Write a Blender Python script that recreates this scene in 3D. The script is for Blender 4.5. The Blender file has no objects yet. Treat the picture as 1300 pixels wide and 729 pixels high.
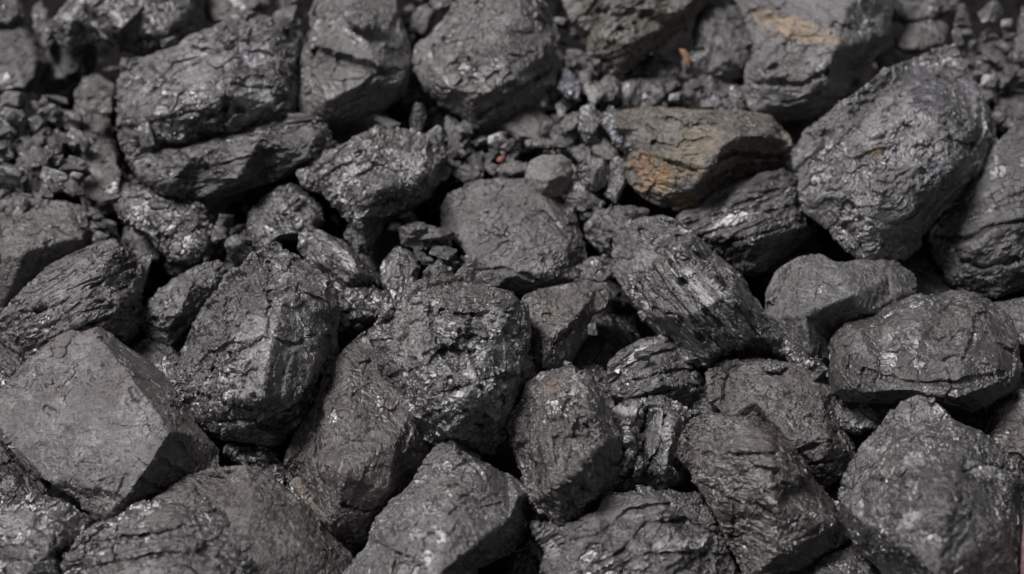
import bpy, bmesh, math, random
import numpy as np
from mathutils import Vector, Matrix
from mathutils.geometry import delaunay_2d_cdt

C = bpy.context.scene.collection
SC = bpy.context.scene

# ------------------------------------------------------------------ camera
PITCH = math.radians(50)
DIST = 1.5
LENS = 67.5
cam_d = bpy.data.cameras.new("camera")
cam = bpy.data.objects.new("camera", cam_d)
C.objects.link(cam)
cam_d.lens = LENS
cam_d.sensor_width = 36
cam_d.clip_start = 0.05
cam_d.clip_end = 100
cam.location = (0, -DIST * math.cos(PITCH), DIST * math.sin(PITCH))
cam.rotation_euler = (math.radians(90) - PITCH, 0, 0)
cam_d.dof.use_dof = True
cam_d.dof.focus_distance = 1.385
cam_d.dof.aperture_fstop = 4.0
SC.camera = cam

# ------------------------------------------------------------------ overcast sky and soft sun
SUN_EL, SUN_AZ = math.radians(60), math.radians(-66)      # azimuth measured from +Y (up-screen) towards +X
w = bpy.data.worlds.new("World")
SC.world = w
w.use_nodes = True
nt = w.node_tree
nt.nodes.clear()
sky = nt.nodes.new("ShaderNodeTexSky")
sky.sky_type = 'NISHITA'
sky.sun_disc = False
sky.sun_elevation = SUN_EL
sky.sun_rotation = SUN_AZ
sky.dust_density = 3.0
hs = nt.nodes.new("ShaderNodeHueSaturation")
hs.inputs['Saturation'].default_value = 0.05              # cloud cover: nearly colourless
bg = nt.nodes.new("ShaderNodeBackground")
bg.inputs['Strength'].default_value = 0.05
out = nt.nodes.new("ShaderNodeOutputWorld")
nt.links.new(sky.outputs[0], hs.inputs['Color'])
nt.links.new(hs.outputs[0], bg.inputs['Color'])
nt.links.new(bg.outputs[0], out.inputs['Surface'])

sd = bpy.data.lights.new("sun", 'SUN')
sd.energy = 5.0
sd.angle = math.radians(21)
sd.color = (1.0, 0.948, 0.963)
sun = bpy.data.objects.new("sun", sd)
C.objects.link(sun)
sdir = Vector((math.sin(SUN_AZ) * math.cos(SUN_EL), math.cos(SUN_AZ) * math.cos(SUN_EL), math.sin(SUN_EL)))
sun.rotation_euler = (-sdir).to_track_quat('-Z', 'Y').to_euler()

SC.view_settings.view_transform = 'Standard'
SC.view_settings.look = 'None'
SC.view_settings.exposure = 0.14
SC.view_settings.gamma = 1.0
SC.cycles.max_bounces = 5
SC.cycles.use_denoising = True

# ------------------------------------------------------------------ photo pixel <-> place
PX = 0.8 / 1300                                            # metres per photo pixel at the heap
FWD = np.array([0, math.cos(PITCH), -math.sin(PITCH)])
UP = np.array([0, math.sin(PITCH), math.cos(PITCH)])
RT = np.array([1.0, 0, 0])
CAM = np.array([0, -DIST * math.cos(PITCH), DIST * math.sin(PITCH)])
K = 36 / LENS / 1300

def heap_d(x, y):
    v = -(y - 364.5) * K
    return CAM[2] / (math.sin(PITCH) - v * math.cos(PITCH))

def place(x, y, d):
    u, v = (x - 650) * K, -(y - 364.5) * K
    return CAM + d * (FWD + u * RT + v * UP)

# ------------------------------------------------------------------ vectorised noise
def _h(i, j, k, s):
    n = (i * 374761393 + j * 668265263 + k * 2147483647 + s * 1274126177) & 0xffffffff
    n = ((n ^ (n >> 13)) * 1274126177) & 0xffffffff
    n = ((n ^ (n >> 16)) * 2246822519) & 0xffffffff
    return ((n ^ (n >> 15)) & 0xffffff) / float(0xffffff)

def vnoise(p, s=0):
    f = np.floor(p).astype(np.int64)
    t = p - f
    t = t * t * t * (t * (t * 6 - 15) + 10)
    r = 0
    for a in (0, 1):
        for b in (0, 1):
            for c in (0, 1):
                wgt = (t[:, 0] if a else 1 - t[:, 0]) * (t[:, 1] if b else 1 - t[:, 1]) * (t[:, 2] if c else 1 - t[:, 2])
                r = r + wgt * _h(f[:, 0] + a, f[:, 1] + b, f[:, 2] + c, s)
    return r * 2 - 1

def fbm(p, s=0, o=4, g=0.5):
    r, a = 0, 1.0
    for k in range(o):
        r = r + a * vnoise(p * 2.03 ** k + 17.3 * k, s + k)
        a *= g
    return r

def cells(p, s=0):
    """nearest Voronoi cell: (vector from its centre, three random numbers of the cell)"""
    f = np.floor(p).astype(np.int64)
    best = np.full(len(p), 1e9)
    vec = np.zeros_like(p)
    ids = np.zeros_like(f)
    for a in (-1, 0, 1):
        for b in (-1, 0, 1):
            for c in (-1, 0, 1):
                q = f + np.array([a, b, c])
                o = np.stack([_h(q[:, 0], q[:, 1], q[:, 2], s + m) for m in (1, 2, 3)], 1)
                d = p - (q + o)
                l = (d * d).sum(1)
                m = l < best
                best[m] = l[m]
                vec[m] = d[m]
                ids[m] = q[m]
    rnd = np.stack([_h(ids[:, 0], ids[:, 1], ids[:, 2], s + m) for m in (7, 8, 9, 10)], 1)
    return vec, rnd

def chip(p, s):
    v, r = cells(p + 0.14 * np.stack([fbm(p * 1.3, s + 20 + m, 3) for m in range(3)], 1), s)
    g = r[:, :3] * 2 - 1
    return (v * g).sum(1) * 1.1 + (r[:, 3] - 0.5) * 0.8, r[:, 0]

# ------------------------------------------------------------------ materials
def coal_material(name, bedded):
    m = bpy.data.materials.new(name)
    m.use_nodes = True
    n, l = m.node_tree.nodes, m.node_tree.links
    n.clear()
    def N(t, **kw):
        x = n.new(t)
        for k, v in kw.items():
            setattr(x, k, v)
        return x
    def math_(op, a, b=None, c=None):
        x = N("ShaderNodeMath", operation=op)
        for i, v in enumerate((a, b, c)):
            if v is None: continue
            if isinstance(v, (int, float)): x.inputs[i].default_value = v
            else: l.new(v, x.inputs[i])
        return x.outputs[0]
    def ramp(fac, lo, hi, a=0.0, b=1.0):
        x = N("ShaderNodeMapRange")
        l.new(fac, x.inputs['Value'])
        for k, v in (('From Min', lo), ('From Max', hi), ('To Min', a), ('To Max', b)):
            x.inputs[k].default_value = v
        return x.outputs[0]
    tc = N("ShaderNodeTexCoord")
    mp = N("ShaderNodeMapping")
    mp.inputs['Scale'].default_value = (0.16, 1, 0.5) if bedded else (1, 1, 1)
    l.new(tc.outputs['Object'], mp.inputs['Vector'])
    oi = N("ShaderNodeObjectInfo")
    def noise(scale, detail=4, rough=0.6, vec=None, dist=0.0):
        x = N("ShaderNodeTexNoise")
        x.inputs['Scale'].default_value = scale
        x.inputs['Detail'].default_value = detail
        x.inputs['Roughness'].default_value = rough
        x.inputs['Distortion'].default_value = dist
        l.new(vec or mp.outputs[0], x.inputs['Vector'])
        return x.outputs['Fac']
    obj = tc.outputs['Object']
    blot = noise(45, 5, 0.65, obj)
    mid = noise(230 if bedded else 170, 5, 0.7)
    fine = noise(800, 3, 0.6, obj)
    at = N("ShaderNodeAttribute", attribute_name="gloss")
    st = N("ShaderNodeAttribute", attribute_name="stain")  # real discolouring together with painted shade and sheen
    # base colour: object's own grey, blotched and speckled
    k1 = ramp(blot, 0.3, 0.7, 0.7, 1.35)
    k2 = ramp(mid, 0.3, 0.7, 0.62, 1.4)
    k3 = ramp(fine, 0.35, 0.65, 0.6, 1.5)
    k = math_('MULTIPLY', math_('MULTIPLY', k1, k2), k3)
    dust = math_('MULTIPLY', ramp(noise(520, 4, 0.7, obj), 0.60, 0.70), ramp(noise(60, 3, 0.6, obj), 0.42, 0.62))
    k = math_('ADD', k, math_('MULTIPLY', dust, 2.2))
    k = math_('MULTIPLY', k, ramp(at.outputs['Fac'], 0, 1, 1.0, 0.75))
    vm = N("ShaderNodeVectorMath", operation='SCALE')
    l.new(oi.outputs['Color'], vm.inputs[0])
    l.new(k, vm.inputs['Scale'])
    warm = N("ShaderNodeMix", data_type='RGBA', blend_type='MULTIPLY')
    warm.inputs['B'].default_value = (1.10, 0.99, 0.92, 1)
    l.new(ramp(noise(28, 4, 0.6, obj), 0.5, 0.66), warm.inputs['Factor'])
    l.new(vm.outputs[0], warm.inputs['A'])
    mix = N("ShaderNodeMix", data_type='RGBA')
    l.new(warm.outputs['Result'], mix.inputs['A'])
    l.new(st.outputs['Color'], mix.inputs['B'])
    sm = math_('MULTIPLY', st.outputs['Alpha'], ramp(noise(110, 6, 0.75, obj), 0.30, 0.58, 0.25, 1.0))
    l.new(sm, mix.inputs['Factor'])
    b = N("ShaderNodeBsdfPrincipled")
    l.new(mix.outputs['Result'], b.inputs['Base Color'])
    r = math_('ADD', oi.outputs['Alpha'], ramp(mid, 0.3, 0.7, 0.10, -0.12))
    r2 = N("ShaderNodeMix", data_type='FLOAT')
    l.new(at.outputs['Fac'], r2.inputs['Factor'])
    l.new(r, r2.inputs['A'])
    r2.inputs['B'].default_value = 0.42
    l.new(r2.outputs['Result'], b.inputs['Roughness'])
    l.new(ramp(at.outputs['Fac'], 0, 1, 0.7, 1.0), b.inputs['Specular IOR Level'])
    b.inputs['IOR'].default_value = 1.75                   # coal is optically dense
    # relief
    ns = N("ShaderNodeTexNoise"); ns.inputs['Scale'].default_value = 150; ns.inputs['Detail'].default_value = 4
    l.new(obj, ns.inputs['Vector'])
    sc_ = N("ShaderNodeVectorMath", operation='SCALE'); sc_.inputs['Scale'].default_value = 0.003
    l.new(ns.outputs['Color'], sc_.inputs[0])
    dv = N("ShaderNodeVectorMath", operation='ADD')
    l.new(mp.outputs[0], dv.inputs[0]); l.new(sc_.outputs[0], dv.inputs[1])
    def facets(scale, src):
        """small planes of random tilt, one per Voronoi cell"""
        vo = N("ShaderNodeTexVoronoi", feature='F1')
        vo.inputs['Scale'].default_value = scale
        l.new(src, vo.inputs['Vector'])
        d1 = N("ShaderNodeVectorMath", operation='SUBTRACT'); l.new(src, d1.inputs[0]); l.new(vo.outputs['Position'], d1.inputs[1])
        d2 = N("ShaderNodeVectorMath", operation='SUBTRACT'); l.new(vo.outputs['Color'], d2.inputs[0]); d2.inputs[1].default_value = (.5, .5, .5)
        dt = N("ShaderNodeVectorMath", operation='DOT_PRODUCT'); l.new(d1.outputs[0], dt.inputs[0]); l.new(d2.outputs[0], dt.inputs[1])
        return math_('MULTIPLY', dt.outputs['Value'], scale)
    h = math_('ADD', math_('MULTIPLY', facets(210, dv.outputs[0]), 1.3), math_('MULTIPLY', mid, 1.0))
    h = math_('ADD', h, math_('MULTIPLY', facets(560, dv.outputs[0]), 0.55))
    h = math_('ADD', h, math_('MULTIPLY', noise(560, 4, 0.7, obj), 0.95))
    bp = N("ShaderNodeBump")
    bp.inputs['Strength'].default_value = 1.0
    bp.inputs['Distance'].default_value = 0.0013
    h = math_('MULTIPLY', h, ramp(at.outputs['Fac'], 0, 1, 1.0, 0.35))
    h = math_('MULTIPLY', h, ramp(noise(38, 3, 0.6, obj), 0.36, 0.62, 0.6, 1.2))
    l.new(h, bp.inputs['Height'])
    l.new(bp.outputs[0], b.inputs['Normal'])
    o = N("ShaderNodeOutputMaterial")
    l.new(b.outputs[0], o.inputs['Surface'])
    return m

MAT = {'grain': coal_material('coal_grain', False), 'bed': coal_material('coal_bedded', True)}

def plain_material(name, col, rough, scale=200):
    m = bpy.data.materials.new(name)
    m.use_nodes = True
    n, l = m.node_tree.nodes, m.node_tree.links
    b = n['Principled BSDF']
    t = n.new("ShaderNodeTexNoise"); t.inputs['Scale'].default_value = scale; t.inputs['Detail'].default_value = 5
    tc = n.new("ShaderNodeTexCoord"); l.new(tc.outputs['Object'], t.inputs['Vector'])
    r = n.new("ShaderNodeValToRGB")
    r.color_ramp.elements[0].position = 0.3; r.color_ramp.elements[1].position = 0.7
    r.color_ramp.elements[0].color = tuple(c * 0.55 for c in col) + (1,)
    r.color_ramp.elements[1].color = tuple(c * 1.35 for c in col) + (1,)
    l.new(t.outputs['Fac'], r.inputs['Fac']); l.new(r.outputs['Color'], b.inputs['Base Color'])
    b.inputs['Roughness'].default_value = rough
    bp = n.new("ShaderNodeBump"); bp.inputs['Distance'].default_value = 0.001; bp.inputs['Strength'].default_value = 0.6
    l.new(t.outputs['Fac'], bp.inputs['Height']); l.new(bp.outputs[0], b.inputs['Normal'])
    return m

# ------------------------------------------------------------------ mesh helpers
def voxelise(verts, faces, size):
    me = bpy.data.meshes.new("tmp")
    me.from_pydata([tuple(v) for v in verts], [], faces)
    bm = bmesh.new(); bm.from_mesh(me)
    bmesh.ops.recalc_face_normals(bm, faces=bm.faces)
    bm.to_mesh(me); bm.free()
    ob = bpy.data.objects.new("tmp", me)
    C.objects.link(ob)
    md = ob.modifiers.new("r", 'REMESH')
    md.mode = 'VOXEL'; md.voxel_size = size; md.adaptivity = 0
    dg = bpy.context.evaluated_depsgraph_get()
    new = bpy.data.meshes.new_from_object(ob.evaluated_get(dg))
    bpy.data.objects.remove(ob); bpy.data.meshes.remove(me)
    return new

def get_co(me):
    a = np.empty(len(me.vertices) * 3, np.float32)
    me.vertices.foreach_get("co", a)
    return a.reshape(-1, 3).astype(np.float64)

def get_no(me):
    me.update()
    a = np.empty(len(me.vertices) * 3, np.float32)
    me.vertices.foreach_get("normal", a)
    return a.reshape(-1, 3).astype(np.float64)

def set_co(me, co):
    me.vertices.foreach_set("co", co.astype(np.float32).ravel())
    me.update()

def relax(me, it):
    if it <= 0: return
    co = get_co(me)
    e = np.empty(len(me.edges) * 2, np.int32)
    me.edges.foreach_get("vertices", e)
    e = e.reshape(-1, 2)
    n = len(co)
    deg = np.bincount(e.ravel(), minlength=n)[:, None]
    for _ in range(it):
        acc = np.stack([np.bincount(e[:, 0], co[e[:, 1], k], n) + np.bincount(e[:, 1], co[e[:, 0], k], n) for k in range(3)], 1)
        co = co * 0.5 + 0.5 * acc / deg
    set_co(me, co)

def relief(me, s, unit, seed, bed=0.0, amp=1.0, gl=0.15, chips=1.0, low=1.0, cr=0.7):
    """displace along the normal; s = size of the rock, unit = one photo pixel, both in the mesh's units"""
    co, no = get_co(me), get_no(me)
    q = co / unit
    qb = q * np.array([1 - 0.72 * bed, 1 + 0.35 * bed, 1 - 0.3 * bed])
    S = s / unit
    off = seed * 7.77
    d = low * 0.035 * S * fbm(q / (0.55 * S) + off, seed, 3)
    c1, r1 = chip(qb / (0.30 * S) + off, seed + 50)
    d += (0.35 + 0.6 * low) * min(1, 0.25 + 3 * cr) * chips * 0.034 * S * c1
    def terrace(t, w):
        f = np.floor(t); u = np.clip((t - f) / w, 0, 1)
        return f + u * u * (3 - 2 * u)
    t1 = 2.0 * fbm(qb / (0.52 * S) + off + 31, seed + 500, 3, 0.4)
    d += min(1, 0.1 + 2.2 * cr) * chips * 0.009 * S * terrace(t1, 0.12)
    t2 = 2.4 * fbm(qb / 24.0 + off + 57, seed + 520, 3, 0.45)
    d += chips * 0.5 * terrace(t2, 0.2)
    ck = fbm(qb / (0.45 * S) + off + 71, seed + 540, 5, 0.55)
    cm = np.clip(fbm(q / (0.4 * S) + off + 83, seed + 560, 2) * 2.5 + 0.3, 0, 1)
    d -= cr * 2.4 * cm * np.exp(-(ck / 0.022) ** 2)
    pm = np.clip(0.5 + 1.3 * fbm(q / (0.33 * S) + off + 9, seed + 460, 3), 0, 1) * 1.15 + 0.3   # smooth and broken areas
    c2, r2 = chip(qb / 17.0 + off, seed + 90)
    d += pm * chips * 1.9 * c2
    c3, r3 = chip(qb / 7.0 + off, seed + 130)
    d += pm * chips * 1.15 * c3
    d += 0.6 * pm * fbm(qb / 6.0 + off, seed + 200, 3)
    rd = 1 - np.abs(fbm(qb / 22.0 + off, seed + 220, 3))
    d -= min(1, 2.2 * cr) * 1.6 * np.clip(rd - 0.86, 0, 1) / 0.14 * (0.4 + bed)
    if bed > 0:
        ly = q[:, 1] / 7.5 + 1.2 * fbm(q / 60.0 + off, seed + 300, 3)
        st = np.floor(ly) * 1.0
        hsh = _h(st.astype(np.int64), 0 * st.astype(np.int64), np.floor(q[:, 0] / 60 + 2 * vnoise(q / 40, seed)).astype(np.int64), seed + 5)
        fr = ly - st
        d += bed * 2.6 * (hsh - 0.5) * np.clip(np.minimum(fr, 1 - fr) / 0.22, 0, 1)
    set_co(me, co + no * (d * amp * unit)[:, None])
    big = fbm(q / (0.3 * S) + off + 3, seed + 400, 2) * 0.25 + 0.5
    g = np.clip((gl * 0.9 * (0.2 + 1.6 * np.clip(big, 0, 1)) - r2) / 0.06, 0, 1) + np.clip((gl * 0.35 - r3) / 0.08, 0, 1) * 0.6 + np.clip((gl * 0.35 - r1) / 0.05, 0, 1) * 0.4
    g = np.clip(g, 0, 1)
    return g

def set_attr(me, g, stain=None):
    a = me.attributes.new("gloss", 'FLOAT', 'POINT')
    a.data.foreach_set("value", g.astype(np.float32))
    b = me.attributes.new("stain", 'FLOAT_COLOR', 'POINT')
    if stain is None:
        stain = np.zeros((len(me.vertices), 4))
    b.data.foreach_set("color", stain.astype(np.float32).ravel())

def smooth(me, sm=True):
    me.polygons.foreach_set("use_smooth", [sm] * len(me.polygons))
    me.update()

def tag(o, label, cat, group=None, kind=None):
    o['label'] = label; o['category'] = cat
    if group: o['group'] = group
    if kind: o['kind'] = kind
    return o

# ------------------------------------------------------------------ a lump from its outline and its ridge points
LUMPS = []
ALB = 0.37                                                 # coal: all the greys below are scaled by this
SEED = [0]
def lump(label, pts, inner=None, level=0.0, bed=0.0, ang=0.0, col=(0.045, 0.043, 0.042), rough=0.5, gl=0.15, amp=1.0,
         chips=1.0, soft=1, edges=(), stains=(), tilt=0.8, name="coal_lump", cat="coal lump", vox=1.7, back=0.5, shoulder=True, bulge=1.0, cuts=(), cr=0.35, hk=1.7):
    SEED[0] += 1
    seed = SEED[0]
    rn = random.Random(seed * 13 + 5)
    rh = [p[2] if len(p) > 2 else None for p in pts]
    pts = [(p[0], p[1]) for p in pts]
    P = np.array(pts, float)
    x, y = P[:, 0], P[:, 1]
    x2, y2 = np.roll(x, -1), np.roll(y, -1)
    area = 0.5 * (x * y2 - x2 * y).sum()
    cx = ((x + x2) * (x * y2 - x2 * y)).sum() / (6 * area)
    cy = ((y + y2) * (x * y2 - x2 * y)).sum() / (6 * area)
    S = math.sqrt(abs(area))
    D0 = heap_d(cx, cy) - level * 0.02
    dc = heap_d(cx, cy)
    def W(px, py, h):
        return place(px, py, D0 + tilt * (heap_d(px, py) - dc) - h * PX)
    ring = [(px, py, rn.uniform(-0.05, 0.05) * S if r is None else r) for (px, py), r in zip(pts, rh)]
    fp = list(ring)
    if inner is None:
        for i, (px, py) in enumerate(pts):
            t = rn.uniform(0.70, 0.86)
            lowb = 1.25 if py > cy else 0.85
            fp.append((cx + (px - cx) * t, cy + (py - cy) * t, bulge * S * rn.uniform(0.15, 0.24) * lowb))
        for k in range(3):
            a = rn.uniform(0, 6.28); r = rn.uniform(0.1, 0.3) * S
            fp.append((cx + r * math.cos(a), cy + r * math.sin(a), bulge * S * rn.uniform(0.26, 0.36)))
    else:
        fp += [(a, b, c) for a, b, c in inner]
    n = len(pts)
    if inner is not None:                                  # faces run on to the far rim and drop steeply on the near side
        for i in range(n):
            if rh[i] is None:
                qx, qy, qh = fp[i]
                near = sorted((((a - qx) ** 2 + (b - qy) ** 2), c) for a, b, c in fp[n:])[:2]
                u = min(0.85, max(0.0, 0.35 + (cy - qy) / S * 1.1 - (qx - cx) / S * 0.35))
                fp[i] = (qx, qy, qh * 0.6 + u * 0.5 * (near[0][1] + near[1][1]))
    for i in range(n):                                     # keep the corners crisp
        p0, p1, p2 = pts[i - 1], pts[i], pts[(i + 1) % n]
        fp[i] = (p1[0] + 0.17 * (p1[0] - (p0[0] + p2[0]) / 2), p1[1] + 0.17 * (p1[1] - (p0[1] + p2[1]) / 2), fp[i][2])
    fp = [(cx + (a - cx) * 1.03, cy + (b - cy) * 1.03, h * (hk if inner is not None else 1.2)) for a, b, h in fp]
    pts = [(a, b) for a, b, h in fp[:n]]
    ix = lambda a: a + n if a >= 0 else -a - 1              # negative: -(k+1) is outline point k
    e_in = [(ix(a), ix(b)) for a, b in edges]
    res = delaunay_2d_cdt([Vector((a, -b)) for a, b, c in fp], e_in, [list(range(n))], 1, 1e-4)
    v2, _, f2, ov = res[0], res[1], res[2], res[3]
    hh = []
    for i, v in enumerate(v2):
        if ov[i]:
            hh.append(fp[ov[i][0]][2])
        else:
            hh.append(min((((v.x - a) ** 2 + (-v.y - b) ** 2, c) for a, b, c in fp))[1])
    V = [W(v.x, -v.y, h) for v, h in zip(v2, hh)]
    F = [tuple(f) for f in f2]
    idx = {}
    for i, o in enumerate(ov):
        for k in o:
            idx[k] = i
    rg = [idx[i] for i in range(n)]
    prev = rg
    for t, h in ((0.9, -0.2), (0.62, -0.2 - 0.5 * (back - 0.2) - 0.05)):
        cur = []
        for i, (px, py) in enumerate(pts):
            V.append(W(cx + (px - cx) * t, cy + (py - cy) * t, h * S * rn.uniform(0.85, 1.15)))
            cur.append(len(V) - 1)
        for i in range(n):
            F.append((prev[i], prev[(i + 1) % n], cur[(i + 1) % n], cur[i]))
        prev = cur
    V.append(W(cx, cy, -back * S)); c0 = len(V) - 1
    for i in range(n):
        F.append((prev[i], prev[(i + 1) % n], c0))
    # local frame: x along the bedding, z towards the camera side
    a = math.radians(ang)
    X = RT * math.cos(a) + UP * math.sin(a)
    Y = -RT * math.sin(a) + UP * math.cos(a)
    Z = -FWD
    M = np.stack([X, Y, Z], 1)
    org = W(cx, cy, 0)
    L = (np.array(V) - org) @ M
    me = voxelise(L, F, vox * PX)
    relax(me, soft)
    if cuts:
        c_, n_ = get_co(me), get_no(me)
        w_ = c_ @ M.T + org - CAM
        dp = w_ @ FWD
        qx, qy = 650 + (w_ @ RT) / dp / K, 364.5 - (w_ @ UP) / dp / K
        wob = fbm(c_ / PX / 16.0, seed + 611, 3) * 3.0
        for line, wd, dpt in cuts:
            best = np.full(len(c_), 1e9)
            for (ax, ay), (bx, by) in zip(line[:-1], line[1:]):
                vx, vy = bx - ax, by - ay
                t = np.clip(((qx - ax) * vx + (qy - ay) * vy) / (vx * vx + vy * vy), 0, 1)
                best = np.minimum(best, np.hypot(qx - ax - t * vx, qy - ay - t * vy))
            k = np.clip(1 - (best + wob) / wd, 0, 1)
            k = k * k * (3 - 2 * k) * (n_[:, 2] > 0.05)
            c_[:, 2] -= k * dpt * PX                       # cut into the face
        set_co(me, c_)
    co0 = get_co(me)
    wp = co0 @ M.T + org                                   # before relief, for the rust, tan and painted shading
    g = relief(me, S * PX, PX, seed, bed, amp, gl, chips, 0.45 if inner is not None else 0.9, cr)
    stain = np.zeros((len(co0), 4))
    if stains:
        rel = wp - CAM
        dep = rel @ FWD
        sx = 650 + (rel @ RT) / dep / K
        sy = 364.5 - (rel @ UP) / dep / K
        for (ux, uy, rx, ry, ra, c, gg) in stains:  # rust and tan marks, plus shade and sheen painted as colour
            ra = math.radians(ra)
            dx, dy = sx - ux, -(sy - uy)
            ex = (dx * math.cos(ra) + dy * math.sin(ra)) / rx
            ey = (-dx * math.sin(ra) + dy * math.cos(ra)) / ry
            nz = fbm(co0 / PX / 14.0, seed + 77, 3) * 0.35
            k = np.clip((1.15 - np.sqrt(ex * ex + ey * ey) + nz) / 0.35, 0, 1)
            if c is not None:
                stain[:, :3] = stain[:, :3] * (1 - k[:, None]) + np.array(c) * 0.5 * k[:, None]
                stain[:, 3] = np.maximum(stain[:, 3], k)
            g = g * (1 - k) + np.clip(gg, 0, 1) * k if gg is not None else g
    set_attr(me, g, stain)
    smooth(me, gl == 0)
    me.name = name
    o = bpy.data.objects.new(name, me)
    C.objects.link(o)
    R = Matrix([list(r) for r in M]).to_4x4()
    o.matrix_world = Matrix.Translation(Vector(org)) @ R
    me.materials.append(MAT['bed' if bed > 0.3 else 'grain'])
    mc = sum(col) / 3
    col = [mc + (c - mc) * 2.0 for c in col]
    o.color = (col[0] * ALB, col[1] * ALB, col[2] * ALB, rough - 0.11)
    tag(o, label, cat)
    LUMPS.append(o)
    return o

# ------------------------------------------------------------------ the bed of fines under the lumps
GRAVEL = [(45, 185, 75, 75), (360, 60, 30, 90), (520, 40, 40, 60), (590, 195, 80, 45), (720, 190, 60, 70), (740, 90, 50, 50),
          (570, 335, 45, 30), (300, 300, 45, 45), (120, 285, 35, 30), (1250, 90, 70, 80), (830, 120, 70, 30), (720, 255, 50, 30), (830, 80, 50, 30)]
GX = [(*place(a, b, heap_d(a, b))[:2], c * PX, d * PX * 1.3) for a, b, c, d in GRAVEL]
def bed_z(X, Y):
    z = np.full(X.shape, -0.12)
    g = np.zeros(X.shape)
    for a, b, c, d in GX:
        g = np.maximum(g, np.exp(-(((X - a) / c) ** 2 + ((Y - b) / d) ** 2) ** 1.5 * 0.8))
    return z + g * 0.108
n = 560
xs = np.linspace(-0.75, 0.75, n); ys = np.linspace(-0.65, 0.75, n)
X, Y = np.meshgrid(xs, ys)
Z = bed_z(X, Y)
p3 = np.stack([X.ravel(), Y.ravel(), 0 * X.ravel()], 1)
Z = Z + (0.010 * fbm(p3 / 0.06, 3, 4) + 0.006 * chip(p3 / 0.016 + 5, 9)[0] + 0.003 * chip(p3 / 0.007 + 5, 11)[0]).reshape(X.shape)
edge = np.clip((np.maximum(np.abs(X) / 0.75, np.abs(Y - 0.05) / 0.70) - 0.93) / 0.07, 0, 1)
Z = Z - edge * 0.01
V = np.stack([X.ravel(), Y.ravel(), Z.ravel()], 1)
I = np.arange(n * n).reshape(n, n)
F = np.stack([I[:-1, :-1].ravel(), I[:-1, 1:].ravel(), I[1:, 1:].ravel(), I[1:, :-1].ravel()], 1)
me = bpy.data.meshes.new("ground")
me.from_pydata(V.tolist(), [], F.tolist())
set_attr(me, np.zeros(len(V)))
smooth(me)
me.materials.append(MAT['grain'])
gr = bpy.data.objects.new("ground", me)
me.materials.clear(); me.materials.append(plain_material('coal_fines', (.008, .0075, .0075), .95, 400)); me.materials[0].node_tree.nodes['Principled BSDF'].inputs['Specular IOR Level'].default_value = .08
gr.color = (0.011, 0.010, 0.010, 0.75)
gr['kind'] = 'structure'
C.objects.link(gr)

GREY = (0.062, 0.060, 0.060)
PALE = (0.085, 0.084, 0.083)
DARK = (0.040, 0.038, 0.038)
BROWN = (0.056, 0.050, 0.047)
L = lump
# ------------------------------------------------------------------ back (top) of the heap
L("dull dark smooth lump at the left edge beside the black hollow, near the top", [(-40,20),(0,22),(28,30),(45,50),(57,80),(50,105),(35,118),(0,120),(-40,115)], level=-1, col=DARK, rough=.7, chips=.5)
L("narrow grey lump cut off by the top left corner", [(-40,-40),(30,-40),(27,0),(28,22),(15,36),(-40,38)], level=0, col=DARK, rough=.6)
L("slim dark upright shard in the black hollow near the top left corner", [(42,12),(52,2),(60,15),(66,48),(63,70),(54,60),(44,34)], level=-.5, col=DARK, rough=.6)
L("glittering dark lump cut by the top edge above the large left block", [(68,40),(72,26),(90,5),(110,-25),(240,-28),(258,8),(255,35),(235,55),(212,62),(180,69),(152,61),(128,50),(95,60),(80,56)],
  [(85,35,30),(110,0,40),(150,40,50),(180,10,55),(160,50,22),(235,10,40),(205,42,40)], level=.3, col=GREY, rough=.4, gl=.55, chips=1.3, cuts=[([(130,20),(150,45),(170,55)],5,9),([(175,50),(210,45),(240,30)],6,10),([(100,30),(120,50)],4,6)])
L("large pale grey block with blocky broken front, resting on the grainy plank of coal", [(158,78),(185,72),(225,60),(255,42),(280,30),(310,20),(340,26),(362,50),(372,85),(376,130),(368,158),(330,175),(280,188),(230,196),(180,215),(162,190),(150,160),(150,115)],
  [(168,92,30),(262,75,60),(300,60,62),(290,120,75),(240,145,72),(185,145,50),(168,175,25),(230,175,42),(345,60,45),(345,130,50),(300,165,40)], level=1.2, col=PALE, rough=.45, gl=.3, chips=1.25, bed=.25, ang=10,
  stains=[(325,68,26,16,10,(.42,.42,.44),.4),(325,125,24,26,0,(.34,.34,.35),.4),(250,95,50,16,20,(.18,.175,.175),.2)], edges=((1,3),(3,4),(4,5)), cuts=[([(152,165),(190,158),(215,148),(245,142),(262,150),(282,140)],6,10),([(284,85),(287,120),(284,160)],4,9),([(300,72),(330,66),(362,74)],5,9),([(292,105),(320,112),(365,110)],5,8),([(300,140),(340,146),(370,140)],6,10),([(245,60),(275,68),(300,60)],4,7),([(180,185),(230,170),(285,165)],4,6)])  # pale patches: silver sheen painted as colour, mostly on the right face
L("long grainy plank of dark coal lying under the large pale grey block", [(172,205),(190,198),(235,188),(285,172),(340,160),(385,156),(412,162),(425,185),(414,204),(385,216),(345,233),(300,248),(250,253),(210,246),(185,228)],
  [(195,205,30),(250,196,45),(330,175,45),(400,170,35),(215,232,35),(300,225,48),(385,198,38)], level=.8, bed=1.0, ang=14, col=GREY, rough=.5, cuts=[([(190,212),(260,215),(330,195),(410,185)],3,5),([(230,195),(245,215),(262,212)],7,7),([(210,235),(290,230),(370,205)],3,5)])
L("smooth pale grey stone cut by the top edge above the large left block", [(262,-25),(330,-25),(338,5),(315,20),(286,33),(270,30),(263,20)], level=-.2, col=(.10,.095,.09), rough=.7, chips=.5)
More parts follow.
